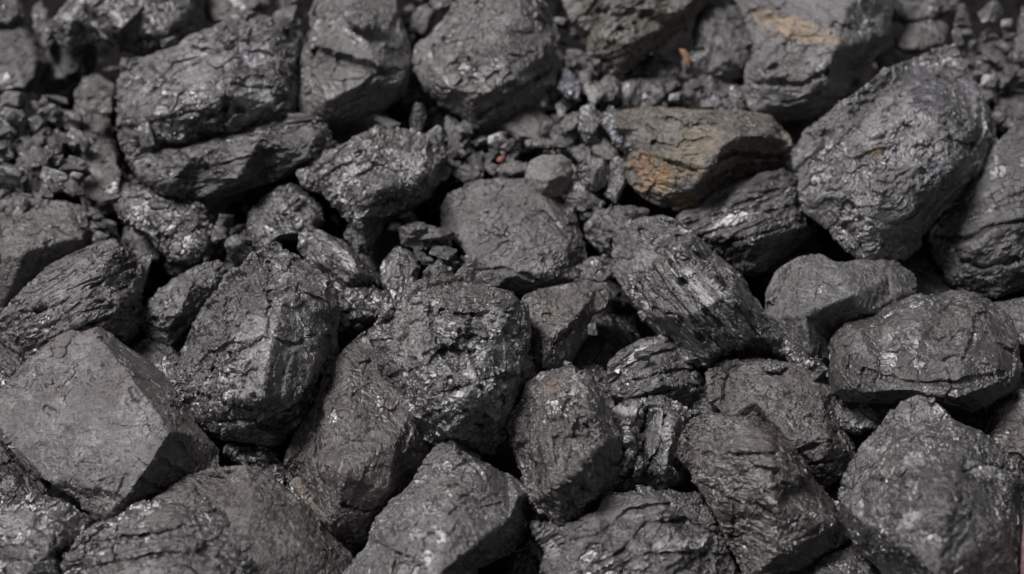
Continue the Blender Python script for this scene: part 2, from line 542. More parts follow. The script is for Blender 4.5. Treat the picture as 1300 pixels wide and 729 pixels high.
L("tall dull brown-black slab standing in the gap left of the large pale block", [(96,118),(108,102),(125,100),(144,112),(144,135),(139,152),(143,178),(152,202),(160,228),(170,248),(152,264),(125,272),(108,262),(100,228),(97,192),(92,170),(93,140)], level=-1.2, col=BROWN, rough=.7, chips=.6, bed=.2)
L("rounded grey lump with a dark ledge across its middle and a chip on its crown", [(412,-18),(460,-28),(496,-12),(502,15),(511,40),(518,68),(520,98),(511,120),(485,136),(450,151),(420,161),(400,160),(385,148),(379,125),(380,90),(388,62),(396,42),(395,20),(402,4)],
  [(405,58,48),(480,80,60),(515,82,20),(400,76,40),(470,100,50),(385,100,18),(425,143,22),(418,125,45),(505,105,30),(450,20,50),(420,15,40),(490,30,35)], level=1.2, col=(.12,.118,.115), rough=.5, gl=.15, chips=.9,
  edges=((0,1),(3,4),(6,7)), cuts=[([(400,66),(430,74),(462,82),(488,92)],8,16),([(455,118),(475,95),(512,88)],4,7),([(425,140),(450,125),(470,120)],4,6)])
L("small dark chip lying on the crown of the rounded ledged lump", [(438,18),(446,8),(465,10),(480,20),(474,32),(462,38),(448,34),(440,28)], level=4.8, col=DARK, rough=.5, vox=1.2)
L("large speckled grey lump with a dark undercut, upper middle beside the orange bark", [(598,-28),(662,-28),(690,8),(704,38),(709,78),(700,108),(670,134),(640,152),(610,158),(588,150),(560,130),(540,105),(527,80),(529,60),(545,45),(565,28),(578,8)],
  [(540,75,25),(575,50,52),(620,60,68),(660,20,60),(692,55,40),(702,74,14),(650,100,52),(602,146,12),(575,110,40),(600,125,38)], level=1.2, col=(.13,.128,.125), rough=.48, gl=.22, chips=1.1,
  edges=((4,5),(6,5),(6,7)), cuts=[([(545,85),(580,80),(590,100),(575,110)],3,5),([(610,148),(650,118),(700,88)],5,9),([(620,100),(650,80),(690,60)],3,4),([(560,60),(600,50)],3,3)])
L("layered olive-grey lump with a blunt nose, cut by the top edge", [(722,-22),(895,-22),(889,12),(870,28),(848,45),(825,62),(802,80),(782,90),(762,90),(748,82),(747,60),(750,42),(738,34),(724,20)],
  [(758,70,22),(765,45,45),(800,55,50),(795,75,25),(850,15,50),(840,32,30),(780,5,55),(740,8,30),(870,5,30)], level=1, bed=.8, ang=35, col=(.14,.136,.122), rough=.5, gl=.15, chips=1.2,
  stains=[(835,20,30,18,30,(.10,.085,.05),None),(745,8,20,14,0,(.09,.08,.055),None)], cuts=[([(752,72),(775,76),(800,66),(830,45),(865,22)],5,10),([(745,40),(775,35),(800,38),(815,20),(850,5)],4,8),([(760,15),(790,20),(820,0)],4,7)])
L("big dusty grey boulder with a tan streak across its top, upper right", [(940,-28),(1115,-28),(1130,15),(1128,42),(1108,66),(1088,88),(1072,115),(1050,140),(1020,149),(975,150),(955,140),(946,112),(950,85),(958,58),(945,20)],
  [(965,30,30),(975,90,55),(1010,20,65),(1075,10,60),(1060,62,62),(1110,45,25),(1040,100,45),(1065,90,25),(975,130,25),(1020,130,30)], level=.4, bed=.35, ang=-8, col=(.18,.18,.18), rough=.55, gl=.1, chips=.8,
  edges=((4,5),(4,6)), stains=[(1010,36,62,13,-18,(.42,.30,.18),0)], cuts=[([(950,108),(985,104),(1020,108),(1050,90)],4,9),([(960,125),(1000,130),(1040,118)],3,6),([(960,88),(972,92),(985,84)],6,9),([(1060,30),(1090,40),(1120,30)],3,5)])
L("lumpy grey coal with a hollow in its top, left of the tan-streaked boulder", [(880,42),(888,15),(908,2),(935,10),(952,28),(967,45),(960,60),(938,70),(900,72),(884,62)], level=.2, col=GREY, rough=.5, gl=.15)
L("thin flat grey slab jutting out beside the dry leaf", [(872,72),(905,66),(945,68),(952,80),(937,98),(905,102),(880,98),(868,86)], [(885,76,22),(925,75,26),(940,82,18),(900,90,10)], level=0, bed=.4, col=GREY, rough=.5)
L("lumpy grey piece between the small block and the tan-streaked boulder", [(862,114),(880,98),(900,95),(918,105),(942,110),(951,125),(941,140),(910,144),(885,142),(868,131)], level=-.2, col=GREY, rough=.5, gl=.2, chips=1.3)
L("small square-edged block above the rusty rock", [(790,106),(815,100),(843,102),(847,120),(840,137),(815,140),(793,137),(789,122)], [(797,112,14),(840,109,16),(842,122,18),(797,124,16)], level=-.2, col=GREY, rough=.6, chips=.6, vox=1.5)
L("slanting layered shard under the nose of the olive-grey lump", [(793,96),(815,78),(836,70),(858,84),(863,98),(850,108),(830,104),(806,103)], level=-.4, bed=.9, ang=25, col=GREY, rough=.45, vox=1.5)
L("yellow-brown rusty rock with a black undercut right end", [(783,146),(820,138),(880,142),(940,143),(975,149),(995,168),(1004,194),(992,206),(965,216),(935,226),(905,240),(888,258),(858,263),(832,256),(808,240),(796,224),(799,200),(796,175),(784,162)],
  [(815,165,35),(850,200,52),(880,237,34),(900,212,54),(915,186,62),(934,174,64),(968,172,50),(998,178,18),(900,160,50),(845,245,22),(960,150,25),(985,160,18),(935,200,30),(975,195,14),(905,232,12)], level=1, bed=.5, ang=-8, col=(.105,.097,.084), rough=.6, gl=.05, chips=.9,
  edges=((2,3),(3,4),(4,5),(5,6),(6,7)), stains=[(845,222,48,24,20,(.22,.155,.075),0),(832,226,24,18,30,(.42,.24,.085),0),(880,190,34,24,35,(.19,.155,.085),0),(870,250,25,10,0,(.26,.15,.05),0),(818,208,22,15,0,(.30,.15,.06),0)], cuts=[([(830,180),(860,190),(870,180),(900,178)],3,6),([(850,150),(880,160),(920,156),(960,165)],3,5),([(815,200),(850,205),(880,215)],3,6),([(822,160),(835,172),(830,185)],3,5),([(900,215),(915,200),(930,195),(990,200)],5,12),([(900,230),(940,212),(985,208)],4,8)])
L("small bluish crystalline piece glittering at the left end of the rusty rock", [(769,145),(779,139),(793,148),(808,166),(809,186),(793,192),(778,178),(770,160)], level=2.3, col=(.12,.12,.13), rough=.4, gl=.5, chips=1.8, vox=1.3, stains=[(787,162,13,16,20,(.42,.46,.60),.5)])
L("dark layered slab slanting out from under the rusty rock", [(863,277),(885,256),(915,240),(950,226),(990,218),(1012,225),(1022,250),(1032,270),(1041,290),(1020,306),(992,330),(965,346),(940,346),(920,330),(895,311),(872,293)],
  [(890,265,30),(950,245,45),(1005,250,40),(900,298,28),(960,300,50),(1010,290,30),(945,330,20)], level=-.6, bed=1, ang=22, col=GREY, rough=.45, gl=.15, chips=1.2, cuts=[([(875,285),(930,265),(990,240),(1018,235)],3,7),([(885,300),(940,285),(1000,262),(1030,262)],3,7),([(905,315),(960,300),(1030,278)],4,9),([(935,335),(985,318),(1015,300)],3,6)])
L("big egg-shaped wrinkled silver-grey lump, upper right", [(1207,62),(1222,80),(1241,115),(1259,152),(1261,180),(1248,212),(1222,244),(1195,266),(1178,290),(1162,306),(1135,323),(1107,328),(1073,312),(1050,288),(1026,266),(1018,235),(1015,195),(1028,168),(1080,125),(1125,92),(1168,74)],
  [(1045,205,25),(1075,160,45),(1140,108,48),(1195,78,25),(1060,240,40),(1110,175,82),(1180,130,78),(1222,110,30),(1236,160,50),(1200,215,62),(1222,215,35),(1160,265,52),(1100,290,40),(1120,240,75),(1040,180,15)],
  level=1.4, bed=.3, ang=35, col=(.125,.125,.13), rough=.42, gl=.3, chips=1.2, edges=((0,1),(1,2),(2,3),(8,9),(9,11)), stains=[(1140,170,50,60,35,(.24,.24,.25),.3),(1110,270,45,30,0,(.22,.22,.225),.3),(1112,195,12,8,0,(.20,.15,.07),0),(1085,140,75,17,38,(.06,.06,.06),0)], cuts=[([(1050,200),(1085,165),(1100,168),(1140,130),(1195,95)],5,8),([(1040,245),(1070,240),(1090,215),(1130,205)],3,5),([(1070,290),(1100,275),(1140,285),(1170,262)],4,7),([(1200,160),(1210,180),(1232,185)],6,9),([(1130,150),(1160,165),(1165,190)],3,5),([(1110,230),(1140,235),(1170,220)],3,5),([(1062,268),(1100,262),(1150,268)],3,6)])  # two pale patches paint sheen, the dark upper-left strip paints shade
L("large dark lump at the right edge below the egg-shaped lump", [(1345,165),(1295,165),(1265,188),(1235,222),(1202,258),(1184,290),(1188,320),(1205,350),(1230,368),(1265,374),(1300,364),(1345,345)],
  [(1220,275,30),(1265,225,55),(1300,200,60),(1290,280,62),(1240,310,45),(1230,345,20),(1290,340,30),(1320,250,60)], level=-.9, bed=.5, ang=25, col=(.06,.06,.06), rough=.5, gl=.15, cuts=[([(1188,300),(1225,305),(1262,288),(1300,280)],6,12),([(1200,270),(1250,265),(1300,245)],4,7),([(1225,330),(1250,340),(1290,330)],5,9)])
L("oval brown-grey stone in shade between the tan-streaked boulder and the egg-shaped lump", [(1137,47),(1155,32),(1185,24),(1202,34),(1196,55),(1176,66),(1150,68),(1138,60)], level=-1.2, col=BROWN, rough=.7, chips=.4)
L("black lump cut by the top edge right of the tan-streaked boulder", [(1128,-30),(1215,-30),(1212,10),(1190,24),(1160,30),(1135,22)], level=-1, col=DARK, rough=.6)
L("tiny round dark stone tucked beside the foot of the tan-streaked boulder", [(1112,74),(1122,66),(1137,70),(1140,84),(1130,92),(1116,88)], level=-1.6, col=DARK, rough=.6, vox=1.5)
L("rounded dark lump in the rubble by the upper right edge", [(1222,78),(1245,56),(1272,52),(1292,64),(1288,90),(1266,106),(1240,107)], level=-1, col=DARK, rough=.6)
L("grey lump cut by the right edge near the top corner", [(1289,70),(1292,35),(1300,10),(1330,5),(1340,80),(1305,84)], level=-.5, col=GREY, rough=.6)
L("dark lump behind the right shoulder of the egg-shaped lump", [(1250,130),(1275,115),(1310,118),(1340,140),(1340,170),(1290,168),(1262,165)], level=-1.4, col=DARK, rough=.6)
# ------------------------------------------------------------------ middle of the heap
L("faceted glossy lump in the middle left, below the rounded ledged lump", [(382,223),(400,205),(440,185),(480,168),(520,167),(550,175),(561,200),(556,226),(540,250),(510,270),(492,283),(478,302),(466,321),(450,318),(441,300),(444,284),(430,265),(408,246),(386,236)],
  [(405,218,28),(455,200,48),(475,182,40),(535,188,35),(530,225,52),(480,240,60),(430,240,35),(455,275,35),(500,262,35),(462,300,20)], level=1, stains=[(525,210,30,28,0,(.22,.215,.215),.3),(440,230,30,8,40,(.34,.34,.35),.6)], col=(.075,.073,.072), rough=.42, gl=.35, chips=1.35, edges=((1,5),(4,5),(5,7)), cuts=[([(440,235),(460,222),(490,205)],5,9),([(410,225),(440,212),(470,190)],4,6),([(450,270),(480,255),(530,250)],4,8),([(445,240),(455,262),(450,290)],4,7)])  # light grey patches put facet sheen into the colour
L("round pale crinkled lump left of the faceted glossy lump", [(315,277),(330,256),(355,242),(380,240),(398,252),(408,280),(388,300),(352,306),(336,322),(322,311),(315,292)], level=.3, col=(.09,.09,.09), rough=.4, gl=.4, chips=1.3)
L("dark splintered lump slanting down below the round crinkled lump", [(381,300),(395,290),(412,296),(440,311),(465,335),(484,352),(481,363),(455,369),(425,371),(405,356),(390,332),(379,316)],
  [(395,305,18),(425,315,32),(455,345,34),(410,335,24),(440,358,15)], stains=[(435,325,24,6,-50,(.40,.40,.42),.4)], level=.4, bed=.9, ang=-42, col=GREY, rough=.35, gl=.3)
L("jagged black glossy splinter above the brown pear-shaped slab", [(427,374),(450,366),(480,368),(501,378),(492,396),(466,406),(441,411),(432,421),(426,396)], level=.6, col=DARK, rough=.3, gl=.7, chips=2.2, vox=1.5)
L("upright grey splinter beside the jagged black glossy splinter", [(488,332),(503,318),(520,318),(531,340),(528,362),(515,388),(500,392),(492,372),(485,352)], level=.8, bed=.7, ang=75, col=GREY, rough=.4, gl=.3, vox=1.5)
L("flat pale-edged chip pointing right above the broad flat slab", [(508,290),(530,283),(550,288),(575,294),(581,300),(560,312),(532,318),(512,310)], [(525,292,22),(560,300,24),(530,305,10)], level=.9, col=PALE, rough=.5, chips=.6, vox=1.4)
L("broad flat slab with a smooth dusty face in the centre", [(562,264),(575,245),(600,234),(640,230),(680,233),(710,250),(728,272),(737,300),(744,330),(740,356),(700,367),(660,374),(620,372),(600,352),(605,330),(585,311),(564,291)],
  [(585,262,18),(620,245,25),(690,252,28),(720,310,30),(640,300,34),(610,330,20),(700,345,26),(645,350,28)], level=-.1, col=(.10,.098,.097), rough=.55, gl=.06, chips=.8, bed=.15, cuts=[([(600,345),(640,340),(680,355)],5,7),([(690,270),(720,300)],4,5),([(590,330),(605,335)],5,6)])
L("small dark tongue of coal between the broad flat slab and the long ribbed lump", [(735,340),(750,328),(768,324),(780,332),(779,352),(765,360),(742,358)], level=.5, col=GREY, rough=.4, gl=.3, vox=1.5)
L("curved grey lump tucked against the upper end of the long ribbed lump", [(743,290),(758,270),(788,264),(820,268),(815,290),(795,308),(785,328),(762,320),(746,304)], [(760,283,20),(795,273,22),(785,295,26),(770,308,16)], level=.6, col=GREY, rough=.45, gl=.15)
L("long ribbed lump with a bright fibrous streak down its front", [(780,305),(790,286),(805,277),(840,274),(863,282),(882,296),(905,320),(932,345),(957,375),(976,405),(986,430),(976,440),(950,441),(930,446),(905,459),(886,461),(868,455),(850,432),(820,402),(800,373),(784,350),(779,325)],
  [(800,300,30),(850,290,38),(870,320,62),(925,375,66),(955,425,30),(830,345,58),(870,400,55),(895,450,20),(900,335,30),(950,390,28),(935,435,25),(800,340,25)], level=1.3, bed=1, ang=-50, col=(.072,.071,.070), rough=.4, gl=.2, chips=1.2,
  edges=((1,2),(2,3),(3,4)), stains=[(888,372,72,4,-52,(.5,.5,.5),.2),(905,385,66,3.5,-53,(.45,.45,.45),.2),(915,372,30,3,-50,(.4,.4,.4),.2),(872,380,40,3,-52,(.35,.35,.35),.2),(815,330,14,22,-40,(.22,.22,.22),.2),(925,385,14,10,-40,(.30,.30,.31),.2)], cuts=[([(862,300),(895,340),(930,380),(960,425)],6,9),([(840,305),(870,355),(905,405),(930,440)],3,5),([(862,325),(866,335)],7,9),([(815,290),(850,330),(868,360)],3,6),([(905,345),(925,365)],7,8),([(830,395),(860,400),(890,430)],4,6)])  # fibrous streak and patches paled to carry their sheen in the colour
L("blocky lump in the very centre with a crackled glittering front", [(480,415),(495,395),(515,375),(540,366),(580,363),(620,367),(650,374),(664,390),(669,420),(666,450),(673,480),(665,510),(650,530),(635,555),(620,570),(600,573),(575,566),(550,560),(528,545),(508,520),(490,492),(478,468),(477,440)],
  [(500,405,25),(530,385,52),(560,392,70),(650,392,52),(655,450,50),(545,470,78),(500,470,28),(620,440,80),(640,510,48),(570,530,60),(605,560,25),(530,525,32),(515,440,48),(600,490,82)], level=1.9, col=(.075,.074,.074), rough=.36, gl=.42, chips=1.35, bed=.1,
  edges=((1,2),(2,3),(2,5),(5,9)), stains=[(600,372,60,10,-4,(.06,.05,.043),0),(520,425,22,50,-5,(.20,.195,.19),.15),(620,470,30,40,0,(.24,.24,.24),.6),(625,400,18,14,0,(.26,.26,.26),.4)], cuts=[([(545,385),(548,420),(560,440),(575,470)],4,8),([(560,395),(600,400),(650,398)],4,8),([(495,480),(540,465),(565,440),(600,445)],4,8),([(600,400),(595,440),(610,480),(660,475)],5,9),([(560,500),(600,490),(640,510)],6,10),([(515,390),(512,440),(520,480)],3,4),([(580,430),(600,425),(620,435)],6,9),([(540,530),(570,520),(610,540)],4,7)])  # pale grey patches are painted sheen; brown top strip is own colour
L("flat brownish slab wedged right of the blocky centre lump", [(668,378),(700,366),(745,358),(768,360),(773,375),(768,390),(753,402),(748,416),(735,440),(722,461),(712,477),(690,480),(668,478),(662,440),(662,400)],
  [(690,385,24),(755,370,18),(735,400,26),(700,430,34),(715,455,14),(690,465,28)], level=.7, col=(.062,.057,.054), rough=.5, gl=.08, chips=.7, stains=[(697,398,12,12,0,(.10,.07,.05),0)], cuts=[([(690,400),(720,398),(745,405)],3,4),([(700,440),(725,420)],3,5)])
L("grey striated block with a flat sloping top at the left edge", [(3,402),(30,376),(65,346),(100,325),(135,310),(152,312),(170,325),(176,345),(180,370),(182,395),(170,422),(150,440),(120,440),(90,444),(60,456),(40,456),(20,432),(6,415)],
  [(30,400,30),(75,372,50),(125,345,58),(168,332,30),(50,435,22),(100,410,55),(150,385,50),(155,425,22)], level=.6, bed=1, ang=27, col=(.068,.065,.064), rough=.45, gl=.2, chips=1.1, edges=((0,1),(1,2),(2,3)), cuts=[([(35,405),(90,380),(140,350),(172,335)],4,7),([(40,420),(100,400),(160,365)],3,6),([(60,440),(110,415),(170,390)],4,7),([(28,398),(48,396),(60,390)],6,10)])
L("wide pale dusty lump at the left edge behind the striated block", [(-40,262),(20,252),(80,257),(102,266),(113,290),(130,312),(110,324),(72,350),(35,378),(0,392),(-40,392)],
  [(20,270,20),(85,275,24),(100,300,30),(30,320,48),(-10,330,45),(15,360,30)], level=-.8, col=(.085,.08,.078), rough=.6, gl=.05, chips=.7, cuts=[([(40,300),(70,290),(100,300)],4,5),([(10,275),(50,285)],4,4)])
L("knobbly dark lump with shiny spots above the black gap on the left", [(147,263),(165,243),(195,240),(225,255),(252,262),(264,290),(262,316),(241,333),(215,326),(190,306),(168,290),(152,277)], level=.4, col=GREY, rough=.38, gl=.5, chips=1.7)
L("slanting grey wedge left of the tall ridged lump", [(179,406),(195,380),(220,356),(250,341),(276,334),(288,350),(280,375),(262,392),(240,416),(215,437),(195,431),(182,416)],
  [(195,400,20),(245,358,34),(265,365,30),(225,400,32),(212,422,12)], level=.4, bed=.5, ang=40, col=(.072,.07,.07), rough=.45, gl=.15)
L("tall ridged lump with a crackled bright face split by a fine crack", [(350,311),(366,325),(395,340),(416,365),(425,390),(423,420),(424,450),(410,480),(400,511),(380,541),(345,557),(310,558),(275,549),(245,531),(228,506),(230,480),(236,440),(250,410),(275,375),(300,345),(325,325)],
  [(345,335,30),(320,375,62),(285,430,62),(245,495,28),(360,380,72),(395,400,50),(345,430,88),(395,460,48),(330,500,76),(375,500,48),(285,505,55),(310,535,32),(350,535,25)], level=1.4, bed=.15, ang=30, col=(.072,.070,.069), rough=.42, gl=.32, chips=1.3,
  edges=((0,1),(1,2),(2,3),(0,4),(4,6)), stains=[(278,412,34,80,-30,(.042,.040,.040),0),(345,440,34,75,-25,(.20,.195,.195),.35)], cuts=[([(341,335),(342,380),(341,422)],2.6,8),([(341,430),(375,440),(400,425)],4,8),([(300,450),(335,430),(350,450)],4,7),([(250,500),(290,515),(340,520),(395,515)],5,10),([(280,535),(320,530),(365,540)],4,9),([(360,370),(390,375),(415,385)],3,5),([(270,470),(300,480),(330,470)],4,7)])  # dark left facet is shade painted in; paler centre is painted sheen
L("dim ribbed lump in the gap between the square-faced block and the tall ridged lump", [(165,445),(195,430),(225,455),(233,500),(250,530),(258,562),(225,550),(192,500)], level=-.2, bed=.6, ang=60, col=DARK, rough=.55)
# ------------------------------------------------------------------ front left
L("big block with a flat square bright face and dark right side, lower left", [(-6,532,0),(2,498,0),(35,460,0),(72,431,5),(100,420,5),(125,422,5),(150,438,-5),(188,462,-10),(218,492,-10),(247,540,-10),(272,570,-10),(273,590,-10),(250,606),(215,621),(175,649,-5),(150,662,-5),(130,658,0),(95,630,0),(60,605,0),(25,570,0)],
  [(40,475,14),(125,430,18),(158,470,34),(214,546,50),(192,582,50),(160,626,40),(134,652,14),(100,530,32),(238,552,22),(90,610,18)], level=1.9, hk=1.45, col=(.12,.115,.115), rough=.5, gl=.03, chips=.7, amp=1.0, cr=0,
  edges=((1,2),(2,3),(3,4),(4,5),(5,6),(3,8)), tilt=.75, cuts=[([(225,560),(235,575),(250,590)],3,6),([(205,585),(225,598),(240,605)],4,8),([(180,610),(200,620),(210,622)],4,8),([(165,495),(175,510)],4,4),([(112,470),(118,482)],5,5),([(60,520),(66,524)],5,4)])
L("smooth dull brown lump behind the ragged striated block at the bottom", [(280,598),(312,596),(342,610),(375,638),(402,665),(440,705),(455,770),(190,770),(150,700),(195,640),(240,607)],
  [(285,612,22),(250,640,45),(320,650,60),(390,700,45),(300,720,70),(220,690,50)], level=.1, col=(.060,.055,.052), rough=.6, gl=.04, chips=.5)
L("ragged striated block cut by the bottom edge, lower left", [(86,702),(120,672),(165,650),(215,640),(265,640),(312,655),(336,680),(347,712),(350,780),(75,780)],
  [(120,690,25),(170,665,38),(260,652,35),(320,680,30),(220,700,62),(150,720,50),(300,740,60),(200,760,60)], level=1.4, bed=.6, ang=12, col=(.07,.067,.066), rough=.42, gl=.25, chips=1.4, amp=1.1, cuts=[([(110,690),(180,680),(250,668),(310,672)],4,8),([(120,720),(190,705),(270,700),(330,705)],4,8),([(250,660),(262,690),(300,725)],4,7),([(150,670),(145,700),(160,729)],4,6)])
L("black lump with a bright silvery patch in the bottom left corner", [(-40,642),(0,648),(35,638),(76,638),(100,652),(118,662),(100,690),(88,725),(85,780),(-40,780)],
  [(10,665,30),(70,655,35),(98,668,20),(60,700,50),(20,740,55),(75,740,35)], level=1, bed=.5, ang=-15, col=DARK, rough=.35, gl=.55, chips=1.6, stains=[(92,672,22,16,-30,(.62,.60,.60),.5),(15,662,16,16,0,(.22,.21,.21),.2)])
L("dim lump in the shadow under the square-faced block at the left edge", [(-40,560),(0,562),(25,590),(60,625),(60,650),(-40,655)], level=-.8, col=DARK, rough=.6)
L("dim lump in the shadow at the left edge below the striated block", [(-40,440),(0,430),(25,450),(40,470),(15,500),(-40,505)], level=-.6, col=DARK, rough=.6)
L("brown pear-shaped slab left of the blocky centre lump", [(465,418),(490,405),(515,440),(530,500),(552,548),(562,580),(545,600),(520,625),(492,655),(470,682),(446,697),(420,686),(395,652),(380,612),(368,585),(379,546),(400,511),(415,470),(440,440)],
  [(460,435,20),(420,500,38),(395,580,32),(450,520,60),(500,560,55),(440,600,68),(490,620,45),(425,660,34),(455,670,22)], level=.2, bed=.2, ang=70, col=(.066,.060,.057), rough=.5, gl=.1, chips=.8,
  edges=((1,3),(3,5)), cuts=[([(416,480),(404,520),(402,590),(410,620)],4,7),([(440,450),(455,465),(470,460)],4,6),([(500,590),(520,570),(540,575)],5,7),([(430,640),(465,650),(490,640)],4,7),([(450,500),(446,530)],3,4)])
L("narrow black glossy piece pinched under the pear-shaped slab", [(296,574),(330,568),(352,588),(378,608),(402,640),(428,682),(412,694),(385,672),(350,632),(320,602)], level=-.1, col=DARK, rough=.32, gl=.55, chips=1.8)
L("short brown stick-like splinter lying against the pear-shaped slab", [(372,612),(380,608),(400,632),(418,655),(416,668),(406,666),(388,642),(374,622)], level=.9, bed=1, ang=-55, col=(.10,.085,.07), rough=.6, vox=1.3)
L("pale wedge with a bright peaked face and deep black right side, bottom centre", [(546,576,5),(562,564,5),(580,564,5),(600,580,0),(640,606,-5),(666,626,-10),(662,642,-15),(668,672,-20),(642,702,-20),(605,722),(590,780),(425,780),(440,726,-5),(465,692,-5),(480,656,0),(510,630,5),(532,602,5)],
  [(565,578,18),(600,600,34),(655,632,28),(645,655,32),(600,692,55),(560,726,66),(500,700,48),(485,672,22),(570,650,55),(520,640,32),(500,770,45)], level=1.7, col=(.12,.118,.118), rough=.45, gl=.2, chips=.85, cr=.2,
  edges=((2,3),(3,4),(4,5),(5,6),(6,7)), tilt=.75, cuts=[([(500,668),(505,680),(500,690)],5,7),([(560,660),(590,640),(630,630)],3,4),([(480,690),(505,705),(500,725)],5,8),([(620,610),(610,640)],3,4)])
# ------------------------------------------------------------------ front middle and right
L("upright lump with a tan crown and a black glassy patch at its foot", [(645,532),(662,512),(668,490),(690,475),(722,473),(742,482),(762,508),(776,540),(788,556),(785,590),(770,626),(755,642),(750,671),(720,671),(690,659),(672,641),(660,602),(648,562)],
  [(668,515,20),(694,500,42),(700,560,62),(708,615,60),(712,655,22),(745,520,58),(765,560,45),(735,590,72),(752,622,40),(728,640,30),(672,560,34),(685,630,32)], level=1.5, bed=.3, ang=-75, col=(.080,.077,.074), rough=.42, gl=.2, chips=1.3,
  edges=((1,2),(2,3),(3,4)), stains=[(698,492,18,10,20,(.16,.12,.08),0),(733,642,24,20,0,(.025,.025,.028),1),(678,580,15,80,12,(.045,.042,.038),0)], cuts=[([(700,512),(706,560),(708,610)],3,5),([(704,620),(720,612),(745,624),(757,630)],4,12),([(720,500),(735,530),(730,560)],4,6),([(745,540),(760,570)],4,6),([(670,530),(680,590),(692,650)],2.5,5),([(690,520),(712,505),(735,508)],3,5)])  # dark left strip is painted shade; tan crown and glassy foot are own colour
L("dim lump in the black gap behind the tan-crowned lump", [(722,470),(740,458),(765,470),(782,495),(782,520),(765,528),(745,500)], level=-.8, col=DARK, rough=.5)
L("round striated lump half hidden below the long ribbed lump", [(775,465),(790,446),(815,433),(845,430),(872,450),(892,480),(898,508),(870,524),(830,528),(795,524),(780,500)],
  [(795,462,22),(840,448,34),(875,490,30),(835,490,48),(800,505,25),(850,515,22)], level=-.4, bed=.9, ang=25, col=(.07,.069,.069), rough=.45, gl=.15, chips=1.2, cuts=[([(785,475),(820,455),(860,445)],4,7),([(790,490),(835,475),(880,470)],4,7),([(800,510),(845,495),(890,490)],4,7)])
L("small flat dark chunk below the round striated lump", [(868,505),(895,500),(915,512),(915,528),(890,535),(868,528)], level=-.2, col=GREY, rough=.5, vox=1.5)
L("jagged twisted piece with bright ribs between the tan-crowned lump and the brown wedge", [(768,534),(798,516),(838,508),(868,520),(888,526),(872,560),(875,592),(862,613),(840,622),(815,620),(800,628),(772,636),(770,610),(786,575),(788,555)],
  [(795,530,30),(838,520,38),(812,560,15),(850,545,42),(800,590,38),(790,612,22),(845,595,40),(860,600,20),(825,600,12)], level=.3, bed=.5, ang=65, col=(.075,.074,.074), rough=.4, stains=[(845,545,10,24,15,(.28,.28,.28),.3),(795,522,18,5,0,(.35,.35,.35),.4)], gl=.3, chips=1.6, edges=((0,4),(1,3),(3,6)), cuts=[([(820,520),(815,560),(795,605)],7,16),([(845,530),(838,570),(815,605)],5,12),([(785,545),(800,555),(798,575)],4,8)])
L("tiny chip resting in the gap above the broad banded lump", [(810,620),(824,618),(836,626),(830,638),(818,638)], level=1.8, col=PALE, rough=.4, gl=.5, vox=1.1)
L("broad banded lump with a pale belt, cut by the bottom edge", [(683,670),(715,672),(752,655),(770,634),(800,629),(842,626),(882,635),(900,660),(918,690),(938,732),(945,780),(700,780),(696,705)],
  [(710,695,25),(770,660,42),(840,640,40),(890,665,28),(780,705,58),(870,690,55),(850,735,60),(910,735,30),(740,740,45)], level=.3, bed=.6, ang=25, col=(.068,.066,.066), rough=.45, gl=.2, chips=1.2, stains=[(865,692,56,12,3,(.32,.32,.32),.1),(800,650,50,9,12,(.18,.175,.175),.2)], cuts=[([(700,695),(760,680),(800,650),(850,640)],5,9),([(740,729),(790,700),(820,665),(870,660)],5,10),([(820,705),(860,702),(920,705)],4,8),([(850,660),(890,668),(910,680)],4,7)])  # belt colour lightened to paint in its silvery sheen
L("dark brown wedge with a long sharp left edge, lower right of centre", [(862,566),(870,545),(886,531),(910,528),(950,535),(978,550),(1003,570),(1032,605),(1072,656),(1073,682),(1052,701),(1022,716),(992,730),(965,770),(948,735),(930,700),(905,652),(885,612),(868,586)],
  [(887,583,28),(930,577,56),(978,573,56),(1012,602,44),(918,640,34),(985,640,56),(1042,662,34),(990,700,34)], level=1.3, bed=.35, ang=-10, col=(.062,.057,.054), rough=.4, gl=.2, chips=1.2, soft=5, amp=1.1,
  edges=((0,1),(1,2),(2,3)), cuts=[([(885,575),(920,578),(975,575),(1010,600)],3.5,6),([(900,560),(950,556),(985,562)],3,4),([(905,620),(935,640),(930,680)],4,6),([(960,640),(985,660),(990,700)],4,6)])
L("flat dull brown slab with a small knob, between the round boulders on the right", [(900,476),(920,462),(960,457),(1002,462),(1032,475),(1056,495),(1067,530),(1082,560),(1087,582),(1067,602),(1042,614),(1010,592),(975,552),(930,530),(905,508)],
  [(925,480,22),(1000,475,26),(1040,505,28),(960,510,32),(1050,560,36),(1000,555,38),(1040,590,22)], level=-.3, col=(.064,.060,.057), rough=.55, gl=.05, chips=.7, cuts=[([(985,570),(1010,575),(1055,560)],4,7),([(1000,595),(1025,590),(1060,585)],4,7),([(925,470),(922,505)],3,5)])
L("small knob of coal sitting on the flat dull brown slab", [(966,465),(976,458),(992,459),(1000,466),(990,474),(972,473)], level=1.45, col=GREY, rough=.4, vox=1.1)
L("pale smooth boulder with vertical ribs right of the long ribbed lump", [(976,372),(988,346),(1014,330),(1040,325),(1062,335),(1100,332),(1135,335),(1156,350),(1158,372),(1142,402),(1102,414),(1070,430),(1062,455),(1042,470),(1012,464),(990,432),(976,402)],
  [(998,365,28),(1050,345,40),(1135,352,25),(1140,375,22),(1020,400,48),(1080,375,58),(1030,445,28),(1100,395,38)], level=.2, bed=.3, ang=80, col=(.11,.11,.112), rough=.5, gl=.08, chips=.8, cuts=[([(1016,345),(1012,375),(1016,410)],3,4),([(1040,340),(1034,400)],2.5,3),([(1110,345),(1125,350),(1128,375)],4,5)])
